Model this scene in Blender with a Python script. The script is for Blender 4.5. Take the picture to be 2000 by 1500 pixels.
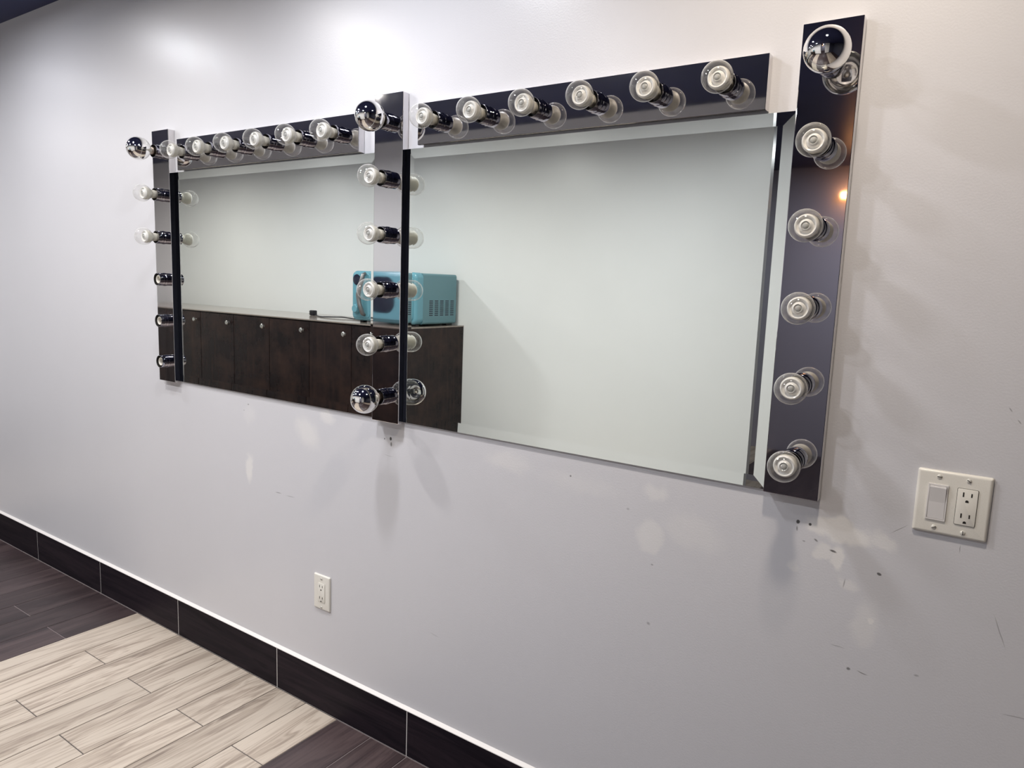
import bpy, bmesh, math, random
from mathutils import Vector, Matrix

random.seed(7)
for o in list(bpy.data.objects):
    bpy.data.objects.remove(o, do_unlink=True)
scene = bpy.context.scene
COL = scene.collection
PI = math.pi

# ------------------------------------------------------------------ camera
F_PX = 1410.0
cam_d = bpy.data.cameras.new('camera')
cam_d.sensor_fit = 'HORIZONTAL'
cam_d.sensor_width = 36.0
cam_d.lens = F_PX / 2000.0 * 36.0
cam_d.clip_start = 0.02
cam = bpy.data.objects.new('camera', cam_d)
COL.objects.link(cam)
YAW, PITCH, ROLL = 0.5984, -0.1386, 0.0366
fw = Vector((-math.sin(YAW) * math.cos(PITCH), math.cos(YAW) * math.cos(PITCH), math.sin(PITCH)))
rt = Vector((math.cos(YAW), math.sin(YAW), 0))
up = rt.cross(fw)
r2 = math.cos(ROLL) * rt + math.sin(ROLL) * up
u2 = -math.sin(ROLL) * rt + math.cos(ROLL) * up
m = Matrix((r2, u2, -fw)).transposed().to_4x4()
m.translation = Vector((1.1339, -1.5221, 1.4377))
cam.matrix_world = m
scene.camera = cam

# ------------------------------------------------------------------ world, exposure
world = bpy.data.worlds.new('world')
scene.world = world
world.use_nodes = True
bg = world.node_tree.nodes['Background']
bg.inputs[0].default_value = (0.75, 0.78, 0.9, 1)
bg.inputs[1].default_value = 0.02
scene.view_settings.view_transform = 'Standard'
scene.view_settings.look = 'None'
scene.view_settings.gamma = 1.0
scene.view_settings.use_curve_mapping = False
scene.view_settings.exposure = 0.0

# ceiling downlights: x, y, colour, strength (their lenses are the light sources)
COOL = (0.94, 0.95, 1.0)
NEUT = (1.0, 0.965, 0.93)
WARM = (1.0, 0.87, 0.72)
DOWNLIGHTS = [           # x, y, colour, watts, beam spread in degrees, radius
    (-3.45, -0.62, COOL, 2.6, 165, 0.055), (-2.32, -0.62, COOL, 8.0, 176, 0.055),
    (-1.38, -0.85, NEUT, 13.5, 168, 0.050), (-0.28, -0.62, COOL, 11.5, 158, 0.055), (0.86, -0.62, WARM, 12.5, 162, 0.055),
    (-5.20, -1.66, NEUT, 24.0, 172, 0.07), (-3.65, -1.66, COOL, 23.0, 172, 0.07), (-2.10, -1.66, NEUT, 18.0, 172, 0.07), (-0.50, -1.66, COOL, 19.0, 170, 0.07),  # second row, added as fill to even out the wall brightness
    (0.40, -4.30, COOL, 18.0, 180, 0.16),
]

# ------------------------------------------------------------------ dimensions
H_CEIL = 2.524
BAR_L, BAR_W, BAR_T = 0.9144, 0.1065, 0.024
ZF = 1.3896
D_OPP = 2.90

# ------------------------------------------------------------------ materials
MATS = {}

def new_mat(name):
    mt = bpy.data.materials.new(name)
    mt.use_nodes = True
    nt = mt.node_tree
    b = nt.nodes['Principled BSDF']
    MATS[name] = mt
    return mt, nt, b

def simple(name, col, rough=0.5, metal=0.0, **kw):
    mt, nt, b = new_mat(name)
    b.inputs['Base Color'].default_value = (*col, 1)
    b.inputs['Roughness'].default_value = rough
    b.inputs['Metallic'].default_value = metal
    for k, v in kw.items():
        b.inputs[k].default_value = v
    # faint procedural variation so that nothing is a dead flat tone
    n = nt.nodes.new('ShaderNodeTexNoise')
    n.inputs['Scale'].default_value = 60
    r = nt.nodes.new('ShaderNodeMapRange')
    r.inputs['To Min'].default_value = max(0.0, rough - 0.03)
    r.inputs['To Max'].default_value = min(1.0, rough + 0.03)
    if rough > 0.05:
        nt.links.new(n.outputs['Fac'], r.inputs['Value'])
        nt.links.new(r.outputs['Result'], b.inputs['Roughness'])
    return mt

def ramp(nt, fac, stops):
    r = nt.nodes.new('ShaderNodeValToRGB')
    cr = r.color_ramp
    while len(cr.elements) < len(stops):
        cr.elements.new(0.5)
    for e, (p, c) in zip(cr.elements, stops):
        e.position = p
        e.color = (*c, 1)
    nt.links.new(fac, r.inputs['Fac'])
    return r.outputs['Color']

def mixc(nt, fac, a, b_, mode='MIX'):
    mx = nt.nodes.new('ShaderNodeMix')
    mx.data_type = 'RGBA'
    mx.blend_type = mode
    for sock, v in ((mx.inputs[0], fac), (mx.inputs[6], a), (mx.inputs[7], b_)):
        if isinstance(v, (int, float)):
            sock.default_value = v
        elif isinstance(v, tuple):
            sock.default_value = (*v, 1)
        else:
            nt.links.new(v, sock)
    return mx.outputs[2]

def paint_wall(name, col, marks=True):
    mt, nt, b = new_mat(name)
    L = nt.links.new
    geo = nt.nodes.new('ShaderNodeNewGeometry')
    pos = geo.outputs['Position']
    # roller stipple
    n1 = nt.nodes.new('ShaderNodeTexNoise')
    n1.inputs['Scale'].default_value = 260
    n1.inputs['Detail'].default_value = 2
    L(pos, n1.inputs['Vector'])
    n2 = nt.nodes.new('ShaderNodeTexNoise')
    n2.inputs['Scale'].default_value = 1.6
    n2.inputs['Detail'].default_value = 3
    L(pos, n2.inputs['Vector'])
    c = ramp(nt, n2.outputs['Fac'], [(0.3, tuple(x * 0.965 for x in col)), (0.7, col)])
    bump = nt.nodes.new('ShaderNodeBump')
    bump.inputs['Strength'].default_value = 0.10
    bump.inputs['Distance'].default_value = 0.002
    L(n1.outputs['Fac'], bump.inputs['Height'])
    L(bump.outputs['Normal'], b.inputs['Normal'])
    b.inputs['Roughness'].default_value = 0.32
    b.inputs['Specular IOR Level'].default_value = 0.45
    if marks:
        # warp so that the patches have ragged outlines
        nw = nt.nodes.new('ShaderNodeTexNoise')
        nw.inputs['Scale'].default_value = 22
        nw.inputs['Detail'].default_value = 4
        L(pos, nw.inputs['Vector'])
        sub = nt.nodes.new('ShaderNodeVectorMath')
        sub.operation = 'SUBTRACT'
        sub.inputs[1].default_value = (0.5, 0.5, 0.5)
        L(nw.outputs['Color'], sub.inputs[0])
        def warped(amount):
            ma = nt.nodes.new('ShaderNodeVectorMath')
            ma.operation = 'MULTIPLY_ADD'
            ma.inputs[1].default_value = (amount, 0, amount)
            L(sub.outputs[0], ma.inputs[0])
            L(pos, ma.inputs[2])
            return ma.outputs[0]
        wp_big, wp_small = warped(0.05), warped(0.006)
        def blob(cx, cz, rx, rz, ang, s, soft, src):
            mp = nt.nodes.new('ShaderNodeMapping')
            mp.vector_type = 'TEXTURE'
            mp.inputs['Location'].default_value = (cx, 0, cz)
            mp.inputs['Rotation'].default_value = (0, math.radians(ang), 0)
            mp.inputs['Scale'].default_value = (rx, 1.0, rz)
            L(src, mp.inputs['Vector'])
            ln = nt.nodes.new('ShaderNodeVectorMath')
            ln.operation = 'LENGTH'
            L(mp.outputs[0], ln.inputs[0])
            mr = nt.nodes.new('ShaderNodeMapRange')
            mr.interpolation_type = 'SMOOTHSTEP'
            mr.inputs['From Min'].default_value = 1.0
            mr.inputs['From Max'].default_value = soft
            mr.inputs['To Min'].default_value = 0.0
            mr.inputs['To Max'].default_value = s
            L(ln.outputs['Value'], mr.inputs['Value'])
            return mr.outputs['Result']
        def acc(vals):
            cur = vals[0]
            for v in vals[1:]:
                a = nt.nodes.new('ShaderNodeMath')
                a.operation = 'MAXIMUM'
                L(cur, a.inputs[0])
                L(v, a.inputs[1])
                cur = a.outputs[0]
            return cur
        spackle = [
            (-0.699, 0.935, 0.085, 0.06, 35, 0.341, 0.3), (-1.005, 0.761, 0.027, 0.062, 0, 0.465, 0.45),
            (-0.602, 0.999, 0.045, 0.028, 10, 0.372, 0.4), (-1.0, 0.955, 0.05, 0.05, 0, 0.155, 0.2),
            (0.5, 0.864, 0.04, 0.05, 20, 0.31, 0.55), (0.6, 0.9, 0.095, 0.055, 12, 0.186, 0.4),
            (0.089, 0.977, 0.1, 0.038, 5, 0.248, 0.3), (0.506, 0.975, 0.04, 0.022, 0, 0.279, 0.4),
            (0.9, 0.972, 0.075, 0.03, 6, 0.589, 0.6), (0.896, 0.918, 0.02, 0.032, -15, 0.558, 0.55),
            (0.868, 0.925, 0.02, 0.022, 0, 0.434, 0.5), (0.963, 0.795, 0.034, 0.07, 8, 0.26, 0.35),
            (0.972, 0.804, 0.009, 0.009, 0, 0.558, 0.7), (0.925, 0.868, 0.026, 0.02, 30, 0.341, 0.4),
            (0.978, 0.97, 0.034, 0.022, 20, 0.372, 0.5), (0.82, 0.878, 0.018, 0.016, 20, 0.31, 0.4),
            (0.3, 0.955, 0.16, 0.035, 2, 0.124, 0.2),
        ]
        c = mixc(nt, acc([blob(*s, wp_big) for s in spackle]), c, (0.90, 0.875, 0.83))
        holes = [  # screw holes, chips and dark dings
            (-0.329, 0.9713, 0.0055, 0.0065, 0, 0.95, 0.6), (-0.354, 0.969, 0.003, 0.003, 0, 0.8, 0.5),
            (-0.3266, 0.9547, 0.004, 0.009, 0, 0.7, 0.4), (0.8205, 0.9736, 0.0045, 0.005, 0, 0.95, 0.6),
            (0.8445, 0.9735, 0.0035, 0.0035, 0, 0.95, 0.6), (0.8198, 0.9592, 0.0025, 0.007, 0, 0.55, 0.3),
            (0.9778, 0.9019, 0.0055, 0.0035, 20, 0.85, 0.5), (0.8906, 0.9283, 0.009, 0.003, 12, 0.85, 0.4),
            (0.2809, 0.9705, 0.003, 0.003, 0, 0.7, 0.5), (0.5095, 0.6563, 0.007, 0.005, 20, 0.4, 0.2),
            (-1.0056, 0.9888, 0.006, 0.0035, 0, 0.5, 0.3), (-1.03, 0.966, 0.004, 0.0025, 0, 0.4, 0.3),
            (0.9411, 0.6917, 0.005, 0.004, 0, 0.7, 0.4), (0.857, 0.943, 0.006, 0.0025, 30, 0.7, 0.3),
            (0.835, 0.936, 0.004, 0.002, 0, 0.5, 0.3), (0.44, 0.92, 0.006, 0.004, 0, 0.3, 0.2),
            (0.918, 0.868, 0.0018, 0.014, 5, 0.45, 0.3), (0.51, 0.80, 0.004, 0.003, 0, 0.45, 0.3),
            (1.06, 0.72, 0.006, 0.003, 0, 0.4, 0.3),
        ]
        scr = []
        for (x0, z0, x1, z1, w, s) in [
            (-0.868, 0.703, -0.826, 0.7045, 0.0022, 0.5), (-0.812, 0.704, -0.756, 0.7045, 0.0018, 0.35),
            (0.954, 0.694, 0.981, 0.690, 0.0014, 0.7), (1.1645, 0.883, 1.195, 0.812, 0.0012, 0.45),
            (1.1924, 0.6952, 1.25, 0.700, 0.0014, 0.4), (0.985, 0.985, 1.021, 1.014, 0.0010, 0.5),
            (1.1037, 0.9947, 1.1045, 0.975, 0.0008, 0.6), (1.1486, 1.2548, 1.156, 1.245, 0.0014, 0.5),
            (1.163, 1.235, 1.171, 1.226, 0.0014, 0.5), (0.90, 0.735, 0.935, 0.733, 0.0016, 0.35),
            (-0.36, 0.92, -0.31, 0.918, 0.0012, 0.3), (-0.17, 0.42, -0.12, 0.415, 0.0015, 0.25)]:
            scr.append(((x0 + x1) / 2, (z0 + z1) / 2, math.hypot(x1 - x0, z1 - z0) / 2, w,
                        -math.degrees(math.atan2(z1 - z0, x1 - x0)), s, 0.3))
        c = mixc(nt, acc([blob(*s, wp_small) for s in holes + scr]), c, (0.07, 0.065, 0.065))
    L(c, b.inputs['Base Color'])
    return mt

paint_wall('wall_paint_marked', (0.66, 0.655, 0.68))
paint_wall('wall_paint', (0.88, 0.88, 0.865), marks=False)
paint_wall('lilac_paint', (0.46, 0.45, 0.54), marks=False)
simple('dark_paint', (0.055, 0.060, 0.095), 0.35)
simple('ceiling_paint', (0.040, 0.046, 0.110), 0.3, **{'Specular IOR Level': 0.03})
simple('caulk', (0.82, 0.79, 0.76), 0.5)
mt, nt, b = new_mat('grout')
_g = nt.nodes.new('ShaderNodeNewGeometry')
_s = nt.nodes.new('ShaderNodeSeparateXYZ')
nt.links.new(_g.outputs['Position'], _s.inputs[0])
_a = nt.nodes.new('ShaderNodeMath')
_a.operation = 'ADD'
_a.inputs[1].default_value = 1.770 + 20 * 0.1536 * 4
nt.links.new(_s.outputs[0], _a.inputs[0])
_m = nt.nodes.new('ShaderNodeMath')
_m.operation = 'MODULO'
_m.inputs[1].default_value = 20 * 0.1536
nt.links.new(_a.outputs[0], _m.inputs[0])
_c = nt.nodes.new('ShaderNodeMath')
_c.operation = 'LESS_THAN'
_c.inputs[1].default_value = 8 * 0.1536
nt.links.new(_m.outputs[0], _c.inputs[0])
nt.links.new(mixc(nt, _c.outputs[0], (0.24, 0.20, 0.20), (0.10, 0.085, 0.08)), b.inputs['Base Color'])
b.inputs['Roughness'].default_value = 0.85
simple('mirror_edge', (0.05, 0.065, 0.065), 0.3)
simple('black_plastic', (0.012, 0.012, 0.016), 0.35)
simple('ivory_plastic', (0.77, 0.745, 0.68), 0.28)
simple('white_plastic', (0.72, 0.70, 0.69), 0.3)
simple('slot_dark', (0.015, 0.012, 0.010), 0.6)
simple('screw_metal', (0.74, 0.72, 0.66), 0.3, 0.15)
simple('ceramic', (0.74, 0.71, 0.64), 0.45)
simple('bulb_base', (0.52, 0.495, 0.43), 0.5)
simple('lens_white', (0.82, 0.81, 0.78), 0.16)
simple('lens_core', (0.42, 0.42, 0.40), 0.12)
simple('silver_coat', (0.90, 0.89, 0.87), 0.015, 1.0)
simple('brass_cap', (0.55, 0.45, 0.38), 0.3, 1.0)
simple('nickel', (0.72, 0.70, 0.66), 0.22, 1.0)
simple('turquoise', (0.15, 0.36, 0.44), 0.22)
simple('turquoise_body', (0.13, 0.27, 0.31), 0.32)
simple('dark_window', (0.020, 0.024, 0.045), 0.08)
simple('handle_grey', (0.25, 0.24, 0.24), 0.35, 0.6)
simple('trim_white', (0.8, 0.8, 0.8), 0.4)
simple('bronze', (0.10, 0.06, 0.04), 0.35, 0.8)

def chrome(name, col, rough, wav):
    mt, nt, b = new_mat(name)
    b.inputs['Base Color'].default_value = (*col, 1)
    b.inputs['Metallic'].default_value = 1.0
    b.inputs['Roughness'].default_value = rough
    n = nt.nodes.new('ShaderNodeTexNoise')
    n.inputs['Scale'].default_value = 7
    n.inputs['Detail'].default_value = 0
    tc = nt.nodes.new('ShaderNodeNewGeometry')
    nt.links.new(tc.outputs['Position'], n.inputs['Vector'])
    bp = nt.nodes.new('ShaderNodeBump')
    bp.inputs['Strength'].default_value = wav
    bp.inputs['Distance'].default_value = 0.003
    nt.links.new(n.outputs['Fac'], bp.inputs['Height'])
    nt.links.new(bp.outputs['Normal'], b.inputs['Normal'])
    # smudges
    n2 = nt.nodes.new('ShaderNodeTexNoise')
    n2.inputs['Scale'].default_value = 25
    n2.inputs['Detail'].default_value = 5
    nt.links.new(tc.outputs['Position'], n2.inputs['Vector'])
    mr = nt.nodes.new('ShaderNodeMapRange')
    mr.inputs['From Min'].default_value = 0.5
    mr.inputs['From Max'].default_value = 0.8
    mr.inputs['To Min'].default_value = rough
    mr.inputs['To Max'].default_value = rough + 0.02
    nt.links.new(n2.outputs['Fac'], mr.inputs['Value'])
    nt.links.new(mr.outputs['Result'], b.inputs['Roughness'])
    return mt

chrome('chrome_bar', (0.74, 0.725, 0.735), 0.03, 0.02)
chrome('chrome_socket', (0.40, 0.40, 0.45), 0.06, 0.0)

mt, nt, b = new_mat('mirror_silver')
b.inputs['Base Color'].default_value = (0.84, 0.885, 0.85, 1)
b.inputs['Metallic'].default_value = 1.0
b.inputs['Roughness'].default_value = 0.0

def thin_glass(name, tint):
    mt, nt, b = new_mat(name)
    nt.nodes.remove(b)
    out = nt.nodes['Material Output']
    tr = nt.nodes.new('ShaderNodeBsdfTransparent')
    tr.inputs[0].default_value = (*tint, 1)
    gl = nt.nodes.new('ShaderNodeBsdfGlossy')
    gl.inputs['Roughness'].default_value = 0.02
    gl.inputs['Color'].default_value = (1, 1, 1, 1)
    geo = nt.nodes.new('ShaderNodeNewGeometry')
    dot = nt.nodes.new('ShaderNodeVectorMath')
    dot.operation = 'DOT_PRODUCT'
    nt.links.new(geo.outputs['Incoming'], dot.inputs[0])
    nt.links.new(geo.outputs['Normal'], dot.inputs[1])
    def mth(op, a_, b_=None):
        n_ = nt.nodes.new('ShaderNodeMath')
        n_.operation = op
        for k_, v_ in enumerate((a_, b_)):
            if v_ is None:
                continue
            if isinstance(v_, (int, float)):
                n_.inputs[k_].default_value = v_
            else:
                nt.links.new(v_, n_.inputs[k_])
        return n_.outputs[0]
    inv = mth('SUBTRACT', 1.0, mth('ABSOLUTE', dot.outputs['Value']))
    # Schlick reflectance of a thin wall (both faces) and the faint milkiness of the moulded globe
    fres = mth('MINIMUM', mth('ADD', mth('MULTIPLY', mth('POWER', inv, 5.0), 0.9), 0.07), 1.0)
    haze = mth('ADD', mth('MULTIPLY', mth('POWER', inv, 3.0), 0.45), 0.035)
    mx0 = nt.nodes.new('ShaderNodeMixShader')
    nt.links.new(fres, mx0.inputs[0])
    nt.links.new(tr.outputs[0], mx0.inputs[1])
    nt.links.new(gl.outputs[0], mx0.inputs[2])
    df = nt.nodes.new('ShaderNodeBsdfDiffuse')
    df.inputs[0].default_value = (0.82, 0.81, 0.79, 1)
    mx = nt.nodes.new('ShaderNodeMixShader')
    nt.links.new(haze, mx.inputs[0])
    nt.links.new(mx0.outputs[0], mx.inputs[1])
    nt.links.new(df.outputs[0], mx.inputs[2])
    nt.links.new(mx.outputs[0], out.inputs['Surface'])
    return mt
thin_glass('bulb_glass', (0.985, 0.985, 0.98))

def emitter(name, col, s):
    mt, nt, b = new_mat(name)
    b.inputs['Base Color'].default_value = (0.8, 0.8, 0.8, 1)
    b.inputs['Emission Color'].default_value = (*col, 1)
    b.inputs['Emission Strength'].default_value = s
    return mt

def wood(name, dark, mid, light, axis, grain=1.0, rough=0.35, rand=0.25, spec=0.5, pos=(0.45, 0.72, 1.0)):
    """wood-look porcelain; grain runs along the given object axis"""
    mt, nt, b = new_mat(name)
    L = nt.links.new
    tc = nt.nodes.new('ShaderNodeTexCoord')
    oi = nt.nodes.new('ShaderNodeObjectInfo')
    off = nt.nodes.new('ShaderNodeVectorMath')
    off.operation = 'MULTIPLY_ADD'
    cmb = nt.nodes.new('ShaderNodeCombineXYZ')
    for i in range(3):
        L(oi.outputs['Random'], cmb.inputs[i])
    off.inputs[1].default_value = (17.3, 9.1, 5.7)
    L(cmb.outputs[0], off.inputs[0])
    L(tc.outputs['Object'], off.inputs[2])
    mp = nt.nodes.new('ShaderNodeMapping')
    sc = [14.0, 14.0, 14.0]
    sc[axis] = 1.1
    mp.inputs['Scale'].default_value = sc
    L(off.outputs[0], mp.inputs['Vector'])
    n1 = nt.nodes.new('ShaderNodeTexNoise')
    n1.inputs['Scale'].default_value = 1.0
    n1.inputs['Detail'].default_value = 5
    n1.inputs['Distortion'].default_value = 1.2
    L(mp.outputs[0], n1.inputs['Vector'])
    mp2 = nt.nodes.new('ShaderNodeMapping')
    sc2 = [90.0, 90.0, 90.0]
    sc2[axis] = 3.0
    mp2.inputs['Scale'].default_value = sc2
    L(off.outputs[0], mp2.inputs['Vector'])
    n2 = nt.nodes.new('ShaderNodeTexNoise')
    n2.inputs['Scale'].default_value = 1.0
    n2.inputs['Detail'].default_value = 3
    L(mp2.outputs[0], n2.inputs['Vector'])
    # ring figure
    fr = nt.nodes.new('ShaderNodeMath')
    fr.operation = 'MULTIPLY'
    fr.inputs[1].default_value = 9.0
    L(n1.outputs['Fac'], fr.inputs[0])
    pp = nt.nodes.new('ShaderNodeMath')
    pp.operation = 'PINGPONG'
    pp.inputs[1].default_value = 0.5
    L(fr.outputs[0], pp.inputs[0])
    a1 = nt.nodes.new('ShaderNodeMath')
    a1.operation = 'MULTIPLY_ADD'
    a1.inputs[1].default_value = 0.35 * grain
    L(pp.outputs[0], a1.inputs[0])
    L(n1.outputs['Fac'], a1.inputs[2])
    a2 = nt.nodes.new('ShaderNodeMath')
    a2.operation = 'MULTIPLY_ADD'
    a2.inputs[1].default_value = 0.45 * grain
    L(n2.outputs['Fac'], a2.inputs[0])
    L(a1.outputs[0], a2.inputs[2])
    c = ramp(nt, a2.outputs[0], [(pos[0], dark), (pos[1], mid), (pos[2], light)])
    hs = nt.nodes.new('ShaderNodeHueSaturation')
    mr = nt.nodes.new('ShaderNodeMapRange')
    mr.inputs['To Min'].default_value = 1 - rand
    mr.inputs['To Max'].default_value = 1 + rand
    L(oi.outputs['Random'], mr.inputs['Value'])
    L(mr.outputs['Result'], hs.inputs['Value'])
    L(c, hs.inputs['Color'])
    L(hs.outputs[0], b.inputs['Base Color'])
    b.inputs['Roughness'].default_value = rough
    b.inputs['Specular IOR Level'].default_value = spec
    bp = nt.nodes.new('ShaderNodeBump')
    bp.inputs['Strength'].default_value = 0.08
    bp.inputs['Distance'].default_value = 0.001
    L(a2.outputs[0], bp.inputs['Height'])
    L(bp.outputs['Normal'], b.inputs['Normal'])
    return mt

wood('plank_light', (0.22, 0.175, 0.142), (0.42, 0.35, 0.285), (0.56, 0.485, 0.405), 1, 1.3, 0.42, 0.07, 0.5, (0.58, 0.82, 1.0))
wood('plank_dark', (0.022, 0.015, 0.017), (0.050, 0.034, 0.036), (0.085, 0.060, 0.060), 1, 0.8, 0.38, 0.18)
wood('tile_dark', (0.006, 0.004, 0.007), (0.012, 0.009, 0.013), (0.024, 0.017, 0.022), 0, 0.9, 0.5, 0.10, 0.08)
wood('cabinet_wood', (0.012, 0.008, 0.009), (0.020, 0.0125, 0.0125), (0.046, 0.024, 0.018), 2, 0.5, 0.26, 0.12, 0.25)
_nt = MATS['cabinet_wood'].node_tree
_b = _nt.nodes['Principled BSDF']
_src = _b.inputs['Base Color'].links[0].from_socket
_n = _nt.nodes.new('ShaderNodeTexNoise')
_n.inputs['Scale'].default_value = 4.5
_n.inputs['Detail'].default_value = 6
_n.inputs['Roughness'].default_value = 0.65
_g = _nt.nodes.new('ShaderNodeNewGeometry')
_nt.links.new(_g.outputs['Position'], _n.inputs['Vector'])
_f = ramp(_nt, _n.outputs['Fac'], [(0.42, (0, 0, 0)), (0.72, (1, 1, 1))])
_nt.links.new(mixc(_nt, _f, _src, (0.046, 0.025, 0.020)), _b.inputs['Base Color'])

wood('worktop_gloss', (0.20, 0.165, 0.14), (0.29, 0.24, 0.205), (0.36, 0.305, 0.265), 0, 0.6, 0.12, 0.0, 0.8)

# ------------------------------------------------------------------ mesh helpers
def link(name, me, mat=None, parent=None, loc=None):
    o = bpy.data.objects.new(name, me)
    COL.objects.link(o)
    if me is not None and mat is not None and not me.materials:
        me.materials.append(MATS[mat])
    if parent is not None:
        o.parent = parent
    if loc is not None:
        o.location = loc
    return o

def empty(name, loc, parent=None):
    o = bpy.data.objects.new(name, None)
    o.empty_display_size = 0.02
    COL.objects.link(o)
    o.location = loc
    if parent is not None:
        o.parent = parent
    return o

def tag(o, label, cat, group=None):
    o['label'] = label
    o['category'] = cat
    if group:
        o['group'] = group
    return o

def me_from(name, verts, faces, smooth=False):
    me = bpy.data.meshes.new(name)
    me.from_pydata([tuple(v) for v in verts], [], faces)
    me.validate()
    bm = bmesh.new()
    bm.from_mesh(me)
    bmesh.ops.recalc_face_normals(bm, faces=bm.faces)
    bm.to_mesh(me)
    bm.free()
    if smooth:
        for p in me.polygons:
            p.use_smooth = True
    return me

def me_box(name, x0, x1, y0, y1, z0, z1, bev=0.0, seg=2):
    bm = bmesh.new()
    bmesh.ops.create_cube(bm, size=1.0)
    for v in bm.verts:
        v.co = Vector(((x0 + x1) / 2 + v.co.x * (x1 - x0), (y0 + y1) / 2 + v.co.y * (y1 - y0),
                       (z0 + z1) / 2 + v.co.z * (z1 - z0)))
    if bev > 0:
        bmesh.ops.bevel(bm, geom=list(bm.edges), offset=bev, segments=seg, profile=0.5, affect='EDGES')
    me = bpy.data.meshes.new(name)
    bm.to_mesh(me)
    bm.free()
    return me

def me_lathe(name, prof, seg=32, axis=(0, -1, 0), closed=False):
    """profile [(r, d)], d measured along the axis"""
    ax = Vector(axis).normalized()
    a = Vector((1, 0, 0)) if abs(ax.x) < 0.9 else Vector((0, 0, 1))
    e1 = (a - ax * a.dot(ax)).normalized()
    e2 = ax.cross(e1)
    verts, faces, rings = [], [], []
    for (r, d) in prof:
        if r < 1e-6:
            rings.append([len(verts)])
            verts.append(ax * d)
        else:
            ids = []
            for i in range(seg):
                t = 2 * PI * i / seg
                ids.append(len(verts))
                verts.append(ax * d + (e1 * math.cos(t) + e2 * math.sin(t)) * r)
            rings.append(ids)
    for A, B in zip(rings[:-1], rings[1:]):
        if len(A) == 1 and len(B) == 1:
            continue
        for i in range(seg):
            j = (i + 1) % seg
            if len(A) == 1:
                faces.append((A[0], B[i], B[j]))
            elif len(B) == 1:
                faces.append((A[i], A[j], B[0]))
            else:
                faces.append((A[i], A[j], B[j], B[i]))
    me = me_from(name, verts, faces, smooth=True)
    me.set_sharp_from_angle(angle=math.radians(40))
    return me

def rrect(x0, x1, z0, z1, r, n=6):
    pts = []
    for cx, cz, a0 in ((x1 - r, z1 - r, 0), (x0 + r, z1 - r, 90), (x0 + r, z0 + r, 180), (x1 - r, z0 + r, 270)):
        for i in range(n + 1):
            t = math.radians(a0 + 90 * i / n)
            pts.append((cx + r * math.cos(t), cz + r * math.sin(t)))
    return pts

def me_rprism(name, x0, x1, z0, z1, r, y_back, y_front, edge=0.0, n=6, eseg=3):
    """rounded rectangle in xz, extruded from y_back to y_front, with a rounded front edge"""
    s = 1 if y_front > y_back else -1
    layers = [(0.0, y_back)]
    if edge > 0:
        for k in range(eseg + 1):
            t = PI / 2 * k / eseg
            layers.append((edge * (1 - math.cos(t)), y_front - s * edge * (1 - math.sin(t))))
    else:
        layers.append((0.0, y_front))
    verts, faces = [], []
    cnt = 4 * (n + 1)
    for ins, y in layers:
        rr = max(r - ins, 0.0005)
        for (px, pz) in rrect(x0 + ins, x1 - ins, z0 + ins, z1 - ins, rr, n):
            verts.append((px, y, pz))
    for l in range(len(layers) - 1):
        for i in range(cnt):
            j = (i + 1) % cnt
            faces.append((l * cnt + i, l * cnt + j, (l + 1) * cnt + j, (l + 1) * cnt + i))
    faces.append(tuple(range(cnt)))
    faces.append(tuple(range((len(layers) - 1) * cnt, len(layers) * cnt)))
    me = me_from(name, verts, faces, smooth=True)
    me.set_sharp_from_angle(angle=math.radians(35))
    return me

def me_boxes(name, boxes):
    verts, faces = [], []
    for (x0, x1, y0, y1, z0, z1) in boxes:
        k = len(verts)
        verts += [(x0, y0, z0), (x1, y0, z0), (x1, y1, z0), (x0, y1, z0),
                  (x0, y0, z1), (x1, y0, z1), (x1, y1, z1), (x0, y1, z1)]
        faces += [(k, k + 3, k + 2, k + 1), (k + 4, k + 5, k + 6, k + 7), (k, k + 1, k + 5, k + 4),
                  (k + 1, k + 2, k + 6, k + 5), (k + 2, k + 3, k + 7, k + 6), (k + 3, k, k + 4, k + 7)]
    return me_from(name, verts, faces)

def struct(name, me, mat, parent=None):
    o = link(name, me, mat, parent)
    o['kind'] = 'structure'
    return o

# ------------------------------------------------------------------ room shell
X0, X1 = -6.6, 3.4
Y_BACK = -5.3
struct('wall_north', me_box('wall_north', X0, X1, 0.0, 0.12, 0.0, H_CEIL), 'wall_paint_marked')
struct('wall_south', me_box('wall_south', X0, -0.105, -D_OPP - 0.06, -D_OPP, 0.0, H_CEIL), 'wall_paint')
struct('wall_southeast', me_box('wall_southeast', 0.92, 1.95, -D_OPP - 0.14, -D_OPP, 0.0, H_CEIL), 'wall_paint')
struct('wall_alcove', me_box('wall_alcove', 1.95, X1, -D_OPP - 0.14, -D_OPP, 0.0, H_CEIL), 'dark_paint')
struct('wall_far', me_box('wall_far', X0, X1, Y_BACK - 0.12, Y_BACK, 0.0, H_CEIL), 'lilac_paint')
struct('wall_west', me_box('wall_west', X0 - 0.12, X0, Y_BACK - 0.12, 0.12, 0.0, H_CEIL), 'wall_paint')
struct('wall_east', me_box('wall_east', X1, X1 + 0.12, Y_BACK - 0.12, 0.12, 0.0, H_CEIL), 'dark_paint')
struct('ceiling', me_box('ceiling', X0 - 0.12, X1 + 0.12, Y_BACK - 0.12, 0.12, H_CEIL, H_CEIL + 0.1), 'ceiling_paint')
floor = struct('floor', me_box('floor', X0 - 0.12, X1 + 0.12, Y_BACK - 0.12, 0.12, -0.10, -0.0018), 'grout')

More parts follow.
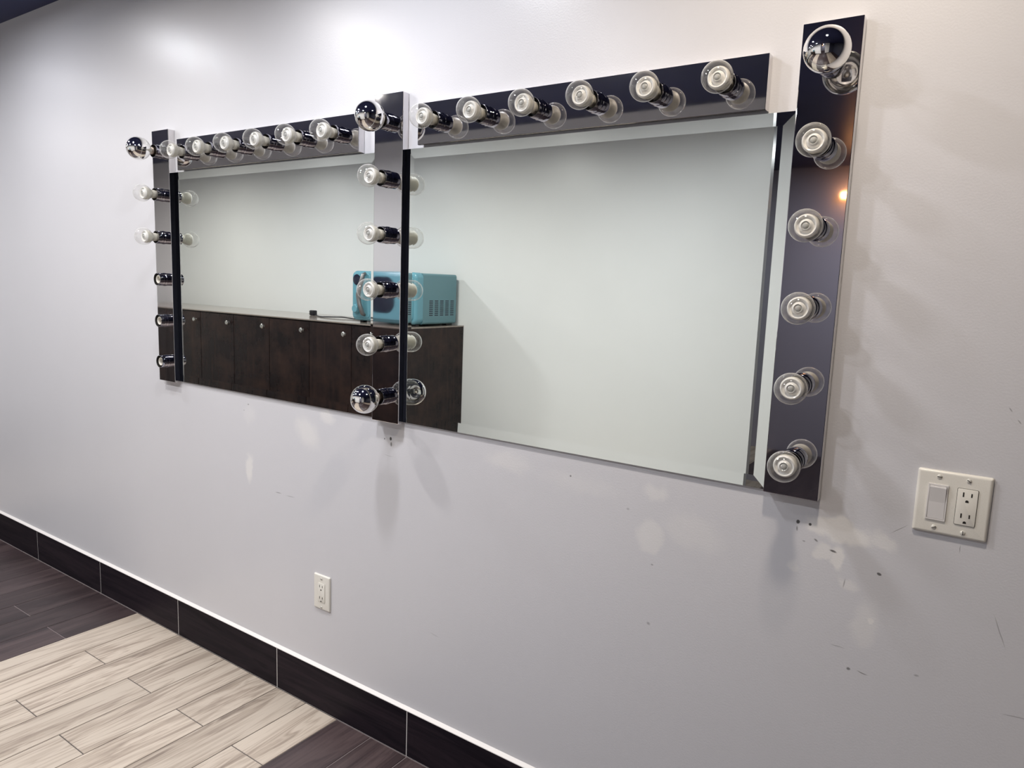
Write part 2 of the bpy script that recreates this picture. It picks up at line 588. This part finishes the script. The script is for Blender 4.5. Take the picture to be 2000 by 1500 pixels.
# floor planks: rows run away from the wall, 153 mm pitch, butt joints staggered
PITCH_X = 0.1536
ROW0 = -1.770            # boundary between the dark and the light band
GAP = 0.0032
PL = 0.606
plank_me = {}
def plank_mesh(length, kind):
    key = (round(length, 3), kind)
    if key not in plank_me:
        w = PITCH_X - GAP
        plank_me[key] = me_box('plank', -w / 2, w / 2, -length / 2, length / 2, -0.010, 0.0, 0.0008, 1)
        plank_me[key].materials.append(MATS['plank_light' if kind else 'plank_dark'])
    return plank_me[key]
rest = {0: [], 1: []}
k0 = int(math.floor((X0 - ROW0) / PITCH_X))
k1 = int(math.ceil((X1 - ROW0) / PITCH_X))
for k in range(k0, k1):
    xa = ROW0 + k * PITCH_X
    kind = 1 if (k % 20) < 8 else 0          # eight light rows, then twelve dark rows
    cuts = [-0.0115]
    y = -0.295 if (k % 2 == 1 or k == -1) else -0.587
    if k == 7: y = -0.298
    if k == 6: y = -0.587
    while y > Y_BACK:
        cuts.append(y)
        y -= PL
    cuts.append(Y_BACK)
    for ya, yb in zip(cuts[:-1], cuts[1:]):
        ln = ya - yb - GAP
        if ln < 0.02:
            continue
        cx, cy = xa + PITCH_X / 2, (ya + yb) / 2
        if -3.2 < cx < 0.2 and cy > -1.15:
            link('plank', plank_mesh(ln, kind), None, floor, (cx, cy, 0.0))
        else:
            w = PITCH_X - GAP
            rest[kind].append((cx - w / 2, cx + w / 2, cy - ln / 2, cy + ln / 2, -0.010, 0.0))
for kind in (0, 1):
    o = link('plank_field', me_boxes('plank_field', rest[kind]), 'plank_light' if kind else 'plank_dark', floor)
    o['kind'] = 'stuff'

# baseboard of dark wood-look tiles with a white caulk bead on top
BB_H = 0.1483
bb = struct('baseboard_north', me_from('baseboard_north', [
    (X0, -0.0005, 0.0), (X0, -0.0108, 0.0), (X0, -0.0108, BB_H - 0.002), (X0, -0.0112, BB_H - 0.0005), (X0, -0.0105, BB_H + 0.0010), (X0, -0.0005, BB_H + 0.0075),
    (X1, -0.0005, 0.0), (X1, -0.0108, 0.0), (X1, -0.0108, BB_H - 0.002), (X1, -0.0112, BB_H - 0.0005), (X1, -0.0105, BB_H + 0.0010), (X1, -0.0005, BB_H + 0.0075)],
    [(0, 1, 7, 6), (1, 2, 8, 7), (2, 3, 9, 8), (3, 4, 10, 9), (4, 5, 11, 10), (5, 0, 6, 11), (0, 1, 2, 3, 4, 5), (6, 7, 8, 9, 10, 11)]), 'caulk')
BL = 0.6129
tile_me = me_box('tile', -BL / 2 + 0.0013, BL / 2 - 0.0013, -0.0115, -0.002, 0.001, BB_H - 0.001, 0.0008, 1)
for i in range(-6, 10):
    cx = -2.6879 + BL * (i + 0.5)
    if X0 + BL / 2 < cx < X1 - BL / 2:
        link('tile', tile_me, 'tile_dark', bb, (cx, 0, 0))
for nm, xa, xb in (('baseboard_south', -2.34, -0.105), ('baseboard_southeast', 0.92, 1.95)):
    struct(nm, me_box(nm, xa, xb, -D_OPP, -D_OPP + 0.011, 0.0, BB_H, 0.002, 1), 'tile_dark')

# ------------------------------------------------------------------ ceiling downlights
dl_labels = {}
dl_spots = ['over the mirror wall, left of the left mirror',
            'above the left light bar near the mirror wall', 'above the left mirror near the mirror wall',
            'above the middle light bar near the mirror wall', 'warm one above the rightmost light bar',
            'added as fill over the far end of the dark cabinet run', 'added as fill over the plug on the dark cabinet top',
            'added as fill over the right end of the dark cabinet', 'added as fill opposite the right mirror, in front of the bare wall',
            'in the dim lilac area behind the wall opening']
for i, (x, y, c, s, sp, rad) in enumerate(DOWNLIGHTS):
    t = empty('ceiling_downlight', (x, y, H_CEIL))
    tag(t, 'round white ceiling downlight ' + dl_spots[i], 'downlight', 'ceiling downlights')
    ring_me = me_lathe('trim_ring', [(rad + 0.020, 0.0), (rad + 0.020, 0.006), (rad + 0.016, 0.010), (rad + 0.004, 0.010), (rad + 0.001, 0.004), (rad + 0.001, 0.0)], 40, (0, 0, -1))
    lens_me = me_lathe('lens', [(rad, 0.004), (rad, 0.006), (0.0, 0.006)], 32, (0, 0, -1))
    link('trim_ring', ring_me, 'trim_white', t)
    link('lens', lens_me, 'lens_white', t)
    ld = bpy.data.lights.new('lamp', 'AREA')
    ld.shape = 'DISK'
    ld.size = rad * 2
    ld.energy = s
    ld.color = c
    ld.spread = math.radians(sp)
    lo = bpy.data.objects.new('lamp', ld)
    COL.objects.link(lo)
    lo.parent = t
    lo.location = (0, 0, -0.0075)

# ------------------------------------------------------------------ mirrors
def make_mirror(x0, x1, z0, z1, label):
    t = empty('wall_mirror', ((x0 + x1) / 2, 0, z0))
    tag(t, label, 'mirror', 'wall mirrors above the baseboard')
    w, h = (x1 - x0) / 2, z1 - z0
    yb, yf, bw = -0.0010, -0.0060, 0.026
    # silvered face: flat centre and four bevel facets whose prism turns the view inwards
    lift = bw * math.tan(math.radians(1.7))
    v = [(-w + bw, yf, bw), (w - bw, yf, bw), (w - bw, yf, h - bw), (-w + bw, yf, h - bw),
         (-w, yf - lift, 0.0), (w, yf - lift, 0.0), (w, yf - lift, h), (-w, yf - lift, h)]
    link('glass', me_from('glass', v[:4], [(0, 1, 2, 3)]), 'mirror_silver', t)
    for a, b_ in ((0, 1), (1, 2), (2, 3), (3, 0)):
        vv = [v[a], v[b_], v[b_ + 4], v[a + 4]]
        link('bevel', me_from('bevel', vv, [(0, 1, 2, 3)]), 'mirror_silver', t)
    # glass edge
    vb = [(-w, yb, 0), (w, yb, 0), (w, yb, h), (-w, yb, h)]
    vf = v[4:]
    fs = [(0, 1, 5, 4), (1, 2, 6, 5), (2, 3, 7, 6), (3, 0, 4, 7), (0, 1, 2, 3)]
    link('edge', me_from('edge', vb + vf, fs), 'mirror_edge', t)
    return t

LVX, LVZ = -1.5194, 0.5487 + ZF
LHX, LHZ = -1.3607, 0.5094 + ZF
MVX, MVZ = -0.3829, 0.5496 + ZF
RHX, RHZ = -0.2218, 0.5115 + ZF
RVX, RVZ = 0.7513, 0.5542 + ZF
make_mirror(LVX + BAR_W + 0.001, MVX - 0.001, 1.028, 1.7895, 'left frameless wall mirror with polished edges, reflecting dark cabinet doors')
make_mirror(MVX + BAR_W + 0.001, RVX - 0.001, 1.030, 1.7905, 'right frameless wall mirror with polished edges, reflecting a bare pale wall')

# ------------------------------------------------------------------ light bars, sockets and bulbs
SOCK_N = 6
socket_me = me_lathe('socket', [(0.0240, 0.0), (0.0240, 0.0025), (0.0228, 0.0038), (0.0228, 0.0120), (0.0222, 0.0126), (0.0222, 0.0136),
                                (0.0228, 0.0142), (0.0228, 0.0275), (0.0224, 0.0284), (0.0214, 0.0284), (0.0210, 0.0270), (0.0210, 0.0270)], 36)
liner_me = me_lathe('socket_liner', [(0.0210, 0.0275), (0.0207, 0.0060), (0.0, 0.0060)], 36)
insert_me = me_lathe('ceramic_insert', [(0.0152, 0.0060), (0.0152, 0.0225), (0.0147, 0.0238), (0.0128, 0.0238), (0.0122, 0.0230), (0.0122, 0.0090), (0.0, 0.0090)], 28)
contact_me = me_lathe('contact', [(0.0121, 0.0100), (0.0100, 0.0115), (0.005, 0.0120), (0.0, 0.0125)], 20)

def sphere_prof(r, dc, a0, a1, n):
    """arc of a globe: angle from the rear pole (deg)"""
    return [(max(r * math.sin(math.radians(a0 + (a1 - a0) * i / n)), 0.0 if i < n else 0.0),
             dc - r * math.cos(math.radians(a0 + (a1 - a0) * i / n))) for i in range(n + 1)]

# clear bulb (distance measured from the bar's front face)
GC, GR = 0.073, 0.0305
clear_globe = me_lathe('globe', [(0.0160, 0.0440)] + sphere_prof(GR, GC, 38, 180, 22), 40)
clear_neck = me_lathe('base', [(0.0, 0.012), (0.0132, 0.012), (0.0138, 0.0300), (0.0146, 0.0305), (0.0146, 0.0325), (0.0139, 0.0332), (0.0139, 0.0350),
                               (0.0147, 0.0358), (0.0147, 0.0378), (0.0141, 0.0386), (0.0143, 0.0410), (0.0165, 0.0450), (0.0205, 0.0530), (0.0222, 0.0600), (0.0222, 0.0655),
                               (0.0214, 0.0672)], 36)
clear_lens = me_lathe('lens', [(0.0214, 0.0668), (0.0205, 0.0705), (0.0188, 0.0720), (0.0170, 0.0712), (0.0160, 0.0680), (0.0140, 0.0668), (0.0120, 0.0690), (0.0105, 0.0720), (0.0080, 0.0738)], 36)
clear_core = me_lathe('lens_core', [(0.0080, 0.0738), (0.0060, 0.0720), (0.0045, 0.0735), (0.0025, 0.0742), (0.0, 0.0744)], 24)

# silver-tipped globe bulb
SC, SR = 0.081, 0.0400
sil_cap = me_lathe('base', [(0.0, 0.012), (0.0130, 0.012), (0.0132, 0.0300), (0.0138, 0.0305), (0.0138, 0.0340), (0.0128, 0.0350), (0.0118, 0.0352), (0.0, 0.0352)], 30)
sil_glass = me_lathe('globe', [(0.0128, 0.0345), (0.0140, 0.0400), (0.0170, 0.0440)] + sphere_prof(SR, SC, 33, 80, 10), 44)
sil_tip = me_lathe('silver_tip', sphere_prof(SR, SC, 80, 180, 20), 44)
sil_stem = me_lathe('filament_stem', [(0.0, 0.0345), (0.0075, 0.0352), (0.0050, 0.0420), (0.0022, 0.0480), (0.0016, 0.0600), (0.0022, 0.0650), (0.0, 0.0665)], 16)

ORD = ['first', 'second', 'third', 'fourth', 'fifth', 'sixth']

def make_bulb(kind, x, z, label, group, tilt=(0, 0)):
    t = empty('light_bulb', (x, -BAR_T, z))
    t.rotation_euler = (math.radians(tilt[1]), 0, math.radians(tilt[0]))
    tag(t, label, 'light bulb', group)
    if kind == 'clear':
        link('base', clear_neck, 'bulb_base', t)
        l = link('lens', clear_lens, 'lens_white', t)
        link('lens_core', clear_core, 'lens_core', l)
        link('globe', clear_globe, 'bulb_glass', t)
    else:
        link('base', sil_cap, 'brass_cap', t)
        link('filament_stem', sil_stem, 'ceramic', t)
        g = link('globe', sil_glass, 'bulb_glass', t)
        s = link('silver_tip', sil_tip, 'silver_coat', g)
        s['label'] = 'mirror-silver front half of the globe'
    return t

def make_bar(orient, x, z, label, where, bulbs, tilts={}, lean=0.0, bow=0.0):
    """x: left edge, z: top edge; bulbs: six of 'c', 's', '-' from top or from left"""
    w, h = (BAR_W, BAR_L) if orient == 'V' else (BAR_L, BAR_W)
    t = empty('vanity_light_bar', (x, 0, z - h))
    tag(t, label, 'light bar', 'chrome six-socket vanity light bars')
    # folded sheet: softly rounded long edges
    bp = link('backplate', me_box('backplate', 0, w, -BAR_T, -0.0005, 0, h, 0.0012, 2), 'chrome_bar', t)
    if lean:            # not screwed down quite flat
        bp.rotation_euler = (math.radians(lean), 0, 0)
    if bow:             # upper end of the thin sheet bent slightly forward
        bm = bmesh.new()
        bm.from_mesh(bp.data)
        for k in range(1, 25):
            zc = h * 0.62 + h * 0.38 * k / 25
            bmesh.ops.bisect_plane(bm, geom=bm.verts[:] + bm.edges[:] + bm.faces[:], plane_co=(0, 0, zc), plane_no=(0, 0, 1))
        for v in bm.verts:
            if v.co.z > h * 0.62 and v.co.y < -0.01:
                q = (v.co.z - h * 0.62) / (h * 0.38)
                v.co.y -= bow * q * q
        bm.to_mesh(bp.data)
        bm.free()
    for i in range(SOCK_N):
        a = 0.0762 + 0.1524 * i
        lx, lz = (w / 2, h - a) if orient == 'V' else (a, h / 2)
        s = link('socket', socket_me, 'chrome_socket', t, (lx, -BAR_T, lz))
        link('socket_liner', liner_me, 'slot_dark', s)
        if bulbs[i] == '-':
            s['label'] = 'empty chrome lamp socket with cream ceramic insert'
            link('ceramic_insert', insert_me, 'ceramic', s)
            link('contact', contact_me, 'bronze', s)
        else:
            kind = 'clear' if bulbs[i] == 'c' else 'silver'
            side = 'from the top' if orient == 'V' else 'from the left'
            noun = 'clear round bulb' if kind == 'clear' else 'large silver-tipped bulb'
            grp = 'clear bulbs' if kind == 'clear' else 'silver-tipped bulbs'
            make_bulb(kind, x + lx, z - h + lz, '%s, %s %s on the %s' % (noun, ORD[i], side, where), grp, tilts.get(i, (0, 0)))
    return t

make_bar('V', LVX, LVZ, 'leftmost vertical chrome light bar, lower three sockets empty', 'leftmost vertical bar', 'scc---', {0: (0, 0)}, 0.0, 0.0018)
make_bar('H', LHX, LHZ, 'horizontal chrome light bar above the left mirror, six clear bulbs', 'bar above the left mirror', 'cccccc', {}, 0.5)
make_bar('V', MVX, MVZ, 'middle vertical chrome light bar between the two mirrors, silver bulb at each end', 'middle vertical bar', 'sccccs', {0: (7, 0)})
make_bar('H', RHX, RHZ, 'horizontal chrome light bar above the right mirror, six clear bulbs', 'bar above the right mirror', 'cccccc', {}, 0.22)
make_bar('V', RVX, RVZ, 'rightmost vertical chrome light bar, near the light switch, silver bulb on top', 'rightmost vertical bar', 'sccccc', {0: (8, 0)})

# ------------------------------------------------------------------ wall plates
def make_slots(parent, cx, cz, y):
    for dx, h in ((-0.0064, 0.0084), (0.0064, 0.0070)):
        link('slot', me_box('slot', cx + dx - 0.0011, cx + dx + 0.0011, y, y + 0.001, cz + 0.0040 - h / 2, cz + 0.0040 + h / 2), 'slot_dark', parent)
    pts = [(cx + 0.0026 * math.cos(math.radians(a)), cz - 0.0082 + 0.0026 * math.sin(math.radians(a))) for a in range(0, 181, 20)]
    pts += [(cx - 0.0026, cz - 0.0100), (cx + 0.0026, cz - 0.0100)]
    n = len(pts)
    vs = [(p[0], y, p[1]) for p in pts] + [(p[0], y + 0.001, p[1]) for p in pts]
    link('slot', me_from('slot', vs, [tuple(range(n)), tuple(range(n, 2 * n))] + [(i, (i + 1) % n, n + (i + 1) % n, n + i) for i in range(n)]), 'slot_dark', parent)

screw_me = me_lathe('screw', [(0.0042, 0.0), (0.0040, 0.0008), (0.0028, 0.0016), (0.0, 0.0019)], 20)
groove_me = me_box('screw_groove', -0.0036, 0.0036, -0.00215, -0.0012, -0.0005, 0.0005)
def make_screw(parent, x, z, y, ang, mat='screw_metal'):
    s = link('screw', screw_me, mat, parent, (x, y, z))
    s.rotation_euler = (0, math.radians(ang), 0)
    link('screw_groove', groove_me, 'slot_dark', s)

t = empty('switch_outlet_plate', (1.083, 0, 1.006))
tag(t, 'ivory two-gang wall plate with rocker switch and outlet, right of the mirrors', 'switch plate')
link('plate', me_rprism('plate', -0.0595, 0.0595, 0.0, 0.1195, 0.004, -0.0005, -0.0068, 0.0055, 4, 5), 'ivory_plastic', t)
YP = -0.0068
# rocker switch
rk = link('rocker_frame', me_boxes('rocker_frame', [(-0.0400, -0.0378, YP - 0.0022, YP + 0.001, 0.0265, 0.0940), (-0.0102, -0.0080, YP - 0.0022, YP + 0.001, 0.0265, 0.0940),
          (-0.0378, -0.0102, YP - 0.0022, YP + 0.001, 0.0265, 0.0290), (-0.0378, -0.0102, YP - 0.0022, YP + 0.001, 0.0915, 0.0940)]), 'white_plastic', t)
gx0, gx1 = -0.0372, -0.0108
rv = [(gx0, YP + 0.0005, 0.0296), (gx1, YP + 0.0005, 0.0296), (gx0, YP - 0.0014, 0.0296), (gx1, YP - 0.0014, 0.0296),
      (gx0, YP - 0.0022, 0.0605), (gx1, YP - 0.0022, 0.0605), (gx0, YP - 0.0056, 0.0885), (gx1, YP - 0.0056, 0.0885),
      (gx0, YP - 0.0050, 0.0908), (gx1, YP - 0.0050, 0.0908), (gx0, YP + 0.0005, 0.0910), (gx1, YP + 0.0005, 0.0910)]
link('rocker', me_from('rocker', rv, [(0, 1, 3, 2), (2, 3, 5, 4), (4, 5, 7, 6), (6, 7, 9, 8), (8, 9, 11, 10), (0, 1, 11, 10), (0, 2, 4, 6, 8, 10), (1, 3, 5, 7, 9, 11)]), 'white_plastic', t)
# rectangular outlet
link('outlet_gap', me_rprism('outlet_gap', 0.0059, 0.0391, 0.0252, 0.0938, 0.0025, YP + 0.001, YP - 0.0003, 0, 4), 'slot_dark', t)
ol = link('outlet_face', me_rprism('outlet_face', 0.0066, 0.0384, 0.0259, 0.0931, 0.002, YP + 0.001, YP - 0.0018, 0.0006, 4, 2), 'ivory_plastic', t)
make_slots(ol, 0.0225, 0.0788, YP - 0.0021)
make_slots(ol, 0.0225, 0.0394, YP - 0.0021)
for (sx, sz, an) in ((-0.0240, 0.1085, 0), (0.0220, 0.1085, 35), (-0.0240, 0.0125, -30), (0.0220, 0.0115, 85)):
    make_screw(t, sx, sz, YP, an)

t = empty('wall_outlet', (-0.6235, 0, 0.3535))
tag(t, 'small ivory duplex outlet low on the wall above the baseboard', 'outlet')
link('plate', me_rprism('plate', -0.0385, 0.0385, 0.0, 0.1185, 0.004, -0.0005, -0.0062, 0.0050, 4, 5), 'ivory_plastic', t)
YP = -0.0062
link('outlet_gap', me_rprism('outlet_gap', -0.0171, 0.0171, 0.0262, 0.0923, 0.003, YP + 0.001, YP - 0.0003, 0, 4), 'bulb_base', t)
ol = link('outlet_face', me_rprism('outlet_face', -0.0165, 0.0165, 0.0268, 0.0917, 0.003, YP + 0.001, YP - 0.0015, 0.0006, 4, 2), 'ivory_plastic', t)
make_slots(ol, -0.001, 0.0765, YP - 0.0018)
make_slots(ol, -0.001, 0.0375, YP - 0.0018)
make_screw(t, 0, 0.1060, YP, 0, 'ivory_plastic')
make_screw(t, 0, 0.0085, YP, 0, 'ivory_plastic')

# ------------------------------------------------------------------ cabinet run against the opposite wall (seen in the mirrors)
CAB_F, CAB_H = -2.27, 1.10
CAB_B = -D_OPP
seams = [-6.32, -5.835, -5.35, -4.862, -4.372, -3.890, -3.395, -2.918, -2.345]
knob_me = me_lathe('knob', [(0.0, 0.0), (0.009, 0.0), (0.009, 0.002), (0.0055, 0.004), (0.0055, 0.014), (0.014, 0.018), (0.0195, 0.022), (0.0195, 0.026), (0.014, 0.031), (0.0, 0.031)], 24, (0, 1, 0))
names = ['dark brown cabinet unit at the far left end of the reflected run', 'dark brown cabinet unit second from the far end of the reflected run',
         'dark brown cabinet unit third from the far end of the reflected run',
         'dark brown cabinet door unit with leftmost knob seen in the left mirror', 'dark brown cabinet door unit with second knob seen in the left mirror',
         'dark brown cabinet door unit with third knob seen in the left mirror', 'dark brown cabinet door unit below the plug seen in the left mirror',
         'mottled brown end cabinet unit under the turquoise microwave, reflected']
for i in range(len(seams) - 1):
    xa, xb = seams[i], seams[i + 1]
    w = xb - xa
    t = empty('base_cabinet', (xa, CAB_B + 0.002, 0.0))
    tag(t, names[i], 'cabinet', 'dark cabinet run')
    dep = CAB_F - CAB_B - 0.024
    end = i == len(seams) - 2
    link('body', me_box('body', 0.0005, w - 0.0005, 0.0, dep, 0.0, CAB_H - 0.0105, 0.001, 1), 'cabinet_wood', t)
    dw = w - 0.006
    d = link('door', me_box('door', 0.003, 0.003 + dw, dep + 0.001, dep + 0.020, 0.11, CAB_H - 0.018, 0.002, 2), 'cabinet_wood', t)
    kx = min(w, 0.49) - 0.065
    k = link('knob', knob_me, 'nickel', d, (kx, dep + 0.020, CAB_H - 0.088))
wt = link('worktop', me_box('worktop', -6.34, -2.344, CAB_B + 0.001, CAB_F + 0.004, CAB_H - 0.010, CAB_H, 0.0015, 2), 'worktop_gloss')
tag(wt, 'long dark glossy wooden worktop over the reflected cabinets', 'worktop')

# turquoise microwave on the worktop
MX0, MX1, MZ0, MZ1, MYF, MYB = -3.055, -2.39, 1.114, 1.490, -2.40, -2.855
t = empty('microwave', ((MX0 + MX1) / 2, (MYF + MYB) / 2, CAB_H))
tag(t, 'turquoise retro microwave on the dark cabinet, reflected between the mirrors', 'microwave')
ox, oy, oz = -(MX0 + MX1) / 2, -(MYF + MYB) / 2, -CAB_H
def mw(name, me, mat, parent=t):
    o = link(name, me, mat, parent)
    if parent is t:
        o.location = (ox, oy, oz)
    return o
mw('body', me_rprism('body', MX0 + 0.012, MX1 - 0.002, MZ0, MZ1 - 0.004, 0.018, MYB, MYF - 0.075, 0, 5), 'turquoise_body')
mw('front_frame', me_rprism('front_frame', MX0, MX1, MZ0, MZ1, 0.045, MYF - 0.073, MYF, 0.022, 8, 5), 'turquoise')
DX0, DX1 = -2.845, MX1 + 0.035 - 0.035
door = mw('door', me_rprism('door', -2.848, MX1 - 0.026, MZ0 + 0.022, MZ1 - 0.020, 0.035, MYF - 0.01, MYF + 0.014, 0.010, 8, 4), 'turquoise')
mw('window', me_rprism('window', -2.822, -2.555, 1.186, 1.452, 0.085, MYF + 0.010, MYF + 0.0155, 0.001, 10, 2), 'dark_window', door)
hd = me_from('handle', [], [])
def bar_me(name, pts, r, seg=10):
    verts, faces = [], []
    for i, p in enumerate(pts):
        p = Vector(p)
        a = Vector(pts[max(i - 1, 0)])
        b_ = Vector(pts[min(i + 1, len(pts) - 1)])
        d = (b_ - a).normalized()
        u = d.cross(Vector((0, 1, 0)))
        u = u.normalized() if u.length > 1e-4 else Vector((1, 0, 0))
        v = d.cross(u).normalized()
        for k in range(seg):
            an = 2 * PI * k / seg
            verts.append(p + (u * math.cos(an) + v * math.sin(an)) * (r[i] if isinstance(r, (list, tuple)) else r))
    n = len(pts)
    for i in range(n - 1):
        for k in range(seg):
            k2 = (k + 1) % seg
            faces.append((i * seg + k, i * seg + k2, (i + 1) * seg + k2, (i + 1) * seg + k))
    faces.append(tuple(range(seg)))
    faces.append(tuple(range((n - 1) * seg, n * seg)))
    return me_from(name, verts, faces, smooth=True)
mw('handle', bar_me('handle', [(-2.895, MYF + 0.012, 1.470), (-2.897, MYF + 0.032, 1.462), (-2.925, MYF + 0.036, 1.38), (-2.945, MYF + 0.038, 1.31), (-2.932, MYF + 0.036, 1.24), (-2.902, MYF + 0.032, 1.168), (-2.900, MYF + 0.012, 1.158)],
                       [0.012, 0.016, 0.017, 0.017, 0.017, 0.016, 0.012]), 'handle_grey', door)
cp = mw('control_panel', me_rprism('control_panel', MX0 + 0.016, -2.855, MZ0 + 0.022, MZ1 - 0.020, 0.030, MYF - 0.01, MYF + 0.004, 0.004, 8, 3), 'turquoise')
disp = mw('display', me_lathe('display', [(0.040, -0.004), (0.040, 0.004), (0.036, 0.006), (0.0, 0.006)], 32, (0, 1, 0)), 'dark_window', cp)
disp.location = (-2.992, MYF + 0.004, 1.423)
kn = mw('knob', me_lathe('knob', [(0.038, -0.004), (0.038, 0.012), (0.030, 0.030), (0.026, 0.034), (0.0, 0.034)], 32, (0, 1, 0)), 'turquoise', cp)
kn.location = (-2.985, MYF + 0.004, 1.203)
# side louvres
bx = []
for c in range(5):
    for r_ in range(8):
        y0 = -2.545 - c * 0.0605
        z0 = 1.178 + r_ * 0.0150
        bx.append((MX1 - 0.003, MX1 - 0.0012, y0 - 0.040, y0, z0, z0 + 0.0070))
mw('side_vents', me_boxes('side_vents', bx), 'dark_window')
mw('front_vents', me_boxes('front_vents', [(-2.485, -2.455, MYF + 0.010, MYF + 0.0150, 1.180 + i * 0.0135, 1.186 + i * 0.0135) for i in range(8)]), 'dark_window', door)
for fx in (MX0 + 0.07, MX1 - 0.06):
    for fy in (MYF - 0.06, MYB + 0.05):
        mw('foot', me_box('foot', fx - 0.02, fx + 0.02, fy - 0.02, fy + 0.02, CAB_H + 0.0005, MZ0 + 0.002, 0.003, 1), 'black_plastic')

# power cord with plug lying on the worktop
cz = CAB_H + 0.0055
cpts = [(-3.80, -2.66, cz + 0.012), (-3.76, -2.645, cz + 0.004), (-3.66, -2.59, cz), (-3.56, -2.545, cz), (-3.47, -2.56, cz + 0.003), (-3.38, -2.60, cz + 0.006), (-3.28, -2.60, cz + 0.002), (-3.18, -2.575, cz), (-3.08, -2.56, cz), (-2.98, -2.58, cz)]
t = empty('power_cord', (-3.80, -2.66, CAB_H))
tag(t, 'black power cord with plug lying on the cabinet top beside the microwave', 'power cord')
def smooth_path(pts, n=6):
    out = []
    P = [Vector(p) for p in pts]
    for i in range(len(P) - 1):
        p0, p1, p2, p3 = P[max(i - 1, 0)], P[i], P[i + 1], P[min(i + 2, len(P) - 1)]
        for k in range(n):
            s = k / n
            out.append(0.5 * ((2 * p1) + (-p0 + p2) * s + (2 * p0 - 5 * p1 + 4 * p2 - p3) * s * s + (-p0 + 3 * p1 - 3 * p2 + p3) * s ** 3))
    out.append(P[-1])
    return out
o = link('cable', bar_me('cable', [p - Vector((-3.80, -2.66, CAB_H)) for p in smooth_path(cpts)], 0.005, 8), 'black_plastic', t)
pl = link('plug', me_box('plug', -0.035, 0.025, -0.02, 0.02, 0.001, 0.046, 0.008, 2), 'black_plastic', t)
for dz in (0.015, 0.029):
    link('prong', me_box('prong', -0.058, -0.033, -0.002, 0.002, dz, dz + 0.005), 'nickel', pl)

# amber lamp on the far lilac wall, seen as an orange glint in the rightmost bar
t = empty('wall_lamp', (-0.02, Y_BACK, 2.30))
tag(t, 'amber glowing wall lamp on the dim lilac wall behind the opening', 'wall lamp')
link('bracket', me_box('bracket', -0.05, 0.05, 0.001, 0.05, -0.10, -0.03, 0.006, 2), 'bronze', t)
emitter('amber_glow', (1.0, 0.42, 0.14), 14.0)
link('shade', me_lathe('shade', [(0.0, -0.13), (0.022, -0.13), (0.030, -0.12), (0.030, 0.12), (0.022, 0.13), (0.0, 0.13)], 24, (1, 0, 0)), 'amber_glow', t, (0.0, 0.085, -0.03))
